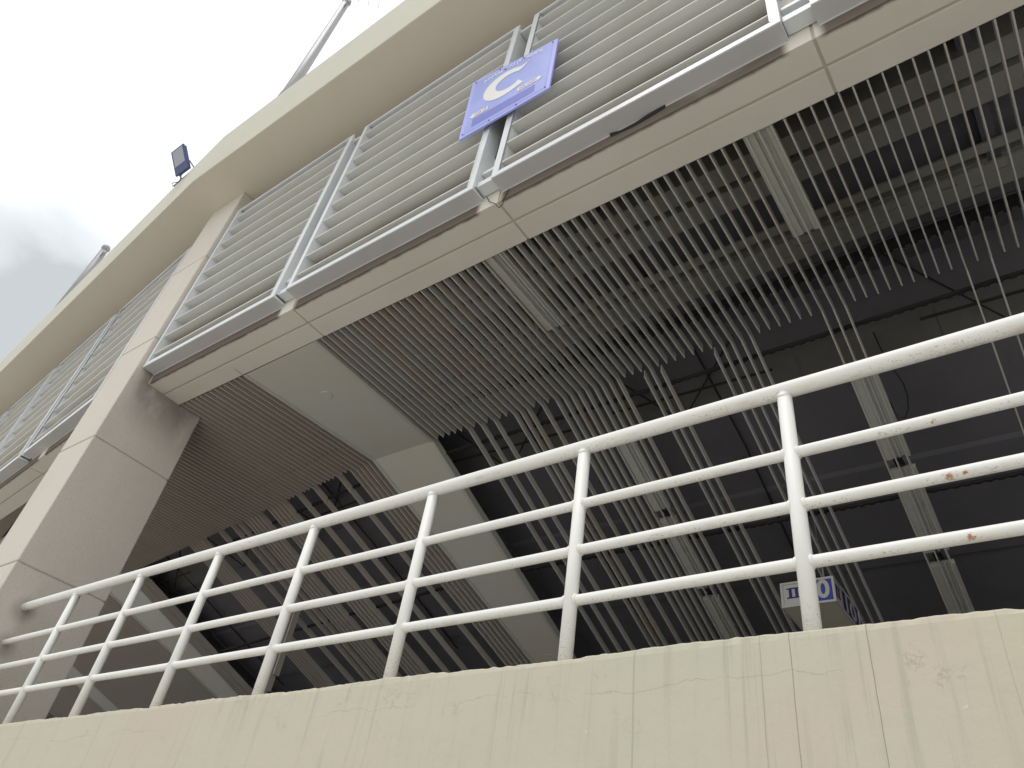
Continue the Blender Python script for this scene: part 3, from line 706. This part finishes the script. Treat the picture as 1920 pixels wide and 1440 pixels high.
def arrow(u0, u1, vc, left, txt):
    b = NB(); h = .032
    if left: pts = [(u0, vc), (u0 + .05, vc + h * 1.5), (u0 + .05, vc + h), (u1, vc + h), (u1, vc - h), (u0 + .05, vc - h), (u0 + .05, vc - h * 1.5)]
    else: pts = [(u0, vc - h), (u1 - .05, vc - h), (u1 - .05, vc - h * 1.5), (u1, vc), (u1 - .05, vc + h * 1.5), (u1 - .05, vc + h), (u0, vc + h)]
    b.faces.new([b.verts.new(SP(u, v, .005) - BL) for u, v in pts]); obj('arrow', b, 'swhite', sg)
    t = text_mesh(txt, .045, .001); xs = [v.co.x for v in t.verts]; wd = max(xs) - min(xs); m_ = (u0 + u1) / 2 + (.02 if left else -.02)
    put(t, lambda x, y: (m_ + x * (u1 - u0 - .08) / wd, vc + y), 'spink', 'lettering', .0065)
arrow(.08, .30, .295, True, 'CỬA LẺ'); arrow(.63, .90, .315, False, 'CỬA CHẴN')
for u, v in ((.05, .955), (.35, .965), (.62, .965), (.95, .955), (.04, .05), (.35, .035), (.65, .035), (.955, .05)):
    b = NB(); c = SP(u, v, .004) - BL; r = .007
    loft(b, [[c + Vector((math.cos(a) * r, -t, math.sin(a) * r)) for a in [2 * math.pi * k / 8 for k in range(8)]] for t in (0, .005)]); obj('rivet', b, 'navy', sg)
# a strip of sealant peeling away below the third louvre panel
b = NB(); P0 = Vector((-1.80, 2.565, 6.735))
pts = [(0, 0, -.006), (.09, .010, -.024), (.20, .006, -.034), (.32, .0, -.020), (.46, .004, -.002)]
top = [b.verts.new(Vector(p) + Vector((0, 0, .012))) for p in pts]; bot = [b.verts.new(Vector(p) + Vector((0, .012, -.014))) for p in pts]; bk = [b.verts.new(Vector(p) + Vector((0, .016, .004))) for p in pts]
for k in range(4):
    b.faces.new((top[k], top[k + 1], bot[k + 1], bot[k])); b.faces.new((bot[k], bot[k + 1], bk[k + 1], bk[k])); b.faces.new((bk[k], bk[k + 1], top[k + 1], top[k]))
o = obj('sealant_strip', b, 'rail_dark', None, loc=P0); tag(o, 'dark strip peeling off under the louvre panel right of the C sign', 'sealant strip')

# ------------------------------------------------------------------ hanging box sign
ox, oy, oz = -2.29, 7.0, 4.93
bw, bd, bh = .52, .80, .26
bs = root('box_sign', T((ox, oy, oz)), 'hanging box sign reading II 10 in blue and white behind the railing', 'sign')
b = NB(); box(b, .012, bw - .012, .012, bd - .012, .010, bh - .010); obj('body', b, 'boxwhite', bs)
b = NB(); box(b, .018, bw - .018, .018, bd - .018, .002, .010); obj('underside', b, 'boxbase', bs)
b = NB()
for (x0, x1, y0, y1, z0, z1) in ((0, bw, 0, .02, 0, .022), (0, bw, 0, .02, bh - .022, bh), (0, .022, 0, .02, .022, bh - .022), (bw - .022, bw, 0, .02, .022, bh - .022),
                                 (bw - .02, bw, .02, bd, 0, .022), (bw - .02, bw, .02, bd, bh - .022, bh), (bw - .02, bw, bd - .02, bd, .022, bh - .022), (0, .02, .02, bd, 0, .022), (0, .02, .02, bd, bh - .022, bh)):
    box(b, x0, x1, y0, y1, z0, z1)
obj('frame', b, 'boxwhite', bs)
def face(u0, u1, v0, v1, side, d, mat, nm):
    b = NB()
    if side: b.faces.new([b.verts.new(p) for p in ((bw + d - .010, u0, v0), (bw + d - .010, u1, v0), (bw + d - .010, u1, v1), (bw + d - .010, u0, v1))])
    else: b.faces.new([b.verts.new(p) for p in ((u0, .010 - d, v0), (u1, .010 - d, v0), (u1, .010 - d, v1), (u0, .010 - d, v1))])
    obj(nm, b, mat, bs)
def btext(s, cu, cv, size, side, mat, wtar, bold):
    t = text_mesh(s, size, bold); xs = [v.co.x for v in t.verts]; wd = max(xs) - min(xs); mid = (max(xs) + min(xs)) / 2
    for v in t.verts:
        x, y = (v.co.x - mid) * wtar / wd, v.co.y
        v.co = Vector((bw - .010 + .003, cu + x, cv + y)) if side else Vector((cu + x, .007, cv + y))
    obj('lettering', t, mat, bs)
def roman2(cu, cv, hgt, side, mat):
    b = NB(); w2 = hgt * .34
    rects = [(-w2 - .03, w2 + .03, hgt * .5 - .014, hgt * .5), (-w2 - .03, w2 + .03, -hgt * .5, -hgt * .5 + .014), (-w2 - .008, -w2 + .022, -hgt * .5 + .014, hgt * .5 - .014), (w2 - .022, w2 + .008, -hgt * .5 + .014, hgt * .5 - .014)]
    for x0, x1, z0, z1 in rects:
        if side: b.faces.new([b.verts.new(p) for p in ((bw - .007, cu + x0, cv + z0), (bw - .007, cu + x1, cv + z0), (bw - .007, cu + x1, cv + z1), (bw - .007, cu + x0, cv + z1))])
        else: b.faces.new([b.verts.new(p) for p in ((cu + x0, .007, cv + z0), (cu + x1, .007, cv + z0), (cu + x1, .007, cv + z1), (cu + x0, .007, cv + z1))])
    obj('lettering', b, mat, bs)
face(.235, bw - .022, .022, bh - .022, False, .0015, 'boxblue', 'panel'); face(.28, bd - .02, .022, bh - .022, True, .0015, 'navy', 'panel')
roman2(.125, .145, .11, False, 'navy'); roman2(.13, .15, .12, True, 'navy')
btext('10', .37, .135, .25, False, 'boxwhite', .20, .008); btext('10', .53, .135, .25, True, 'boxwhite', .34, .008)
b = NB(); tube(b, [(.16, .3, bh - .01), (.19, .3, 1.2)], .007, 6); obj('hanger', b, 'pole', bs)
b = NB(); tube(b, [(.36, .3, bh - .01), (.33, .3, 1.2)], .007, 6); obj('hanger', b, 'pole', bs)
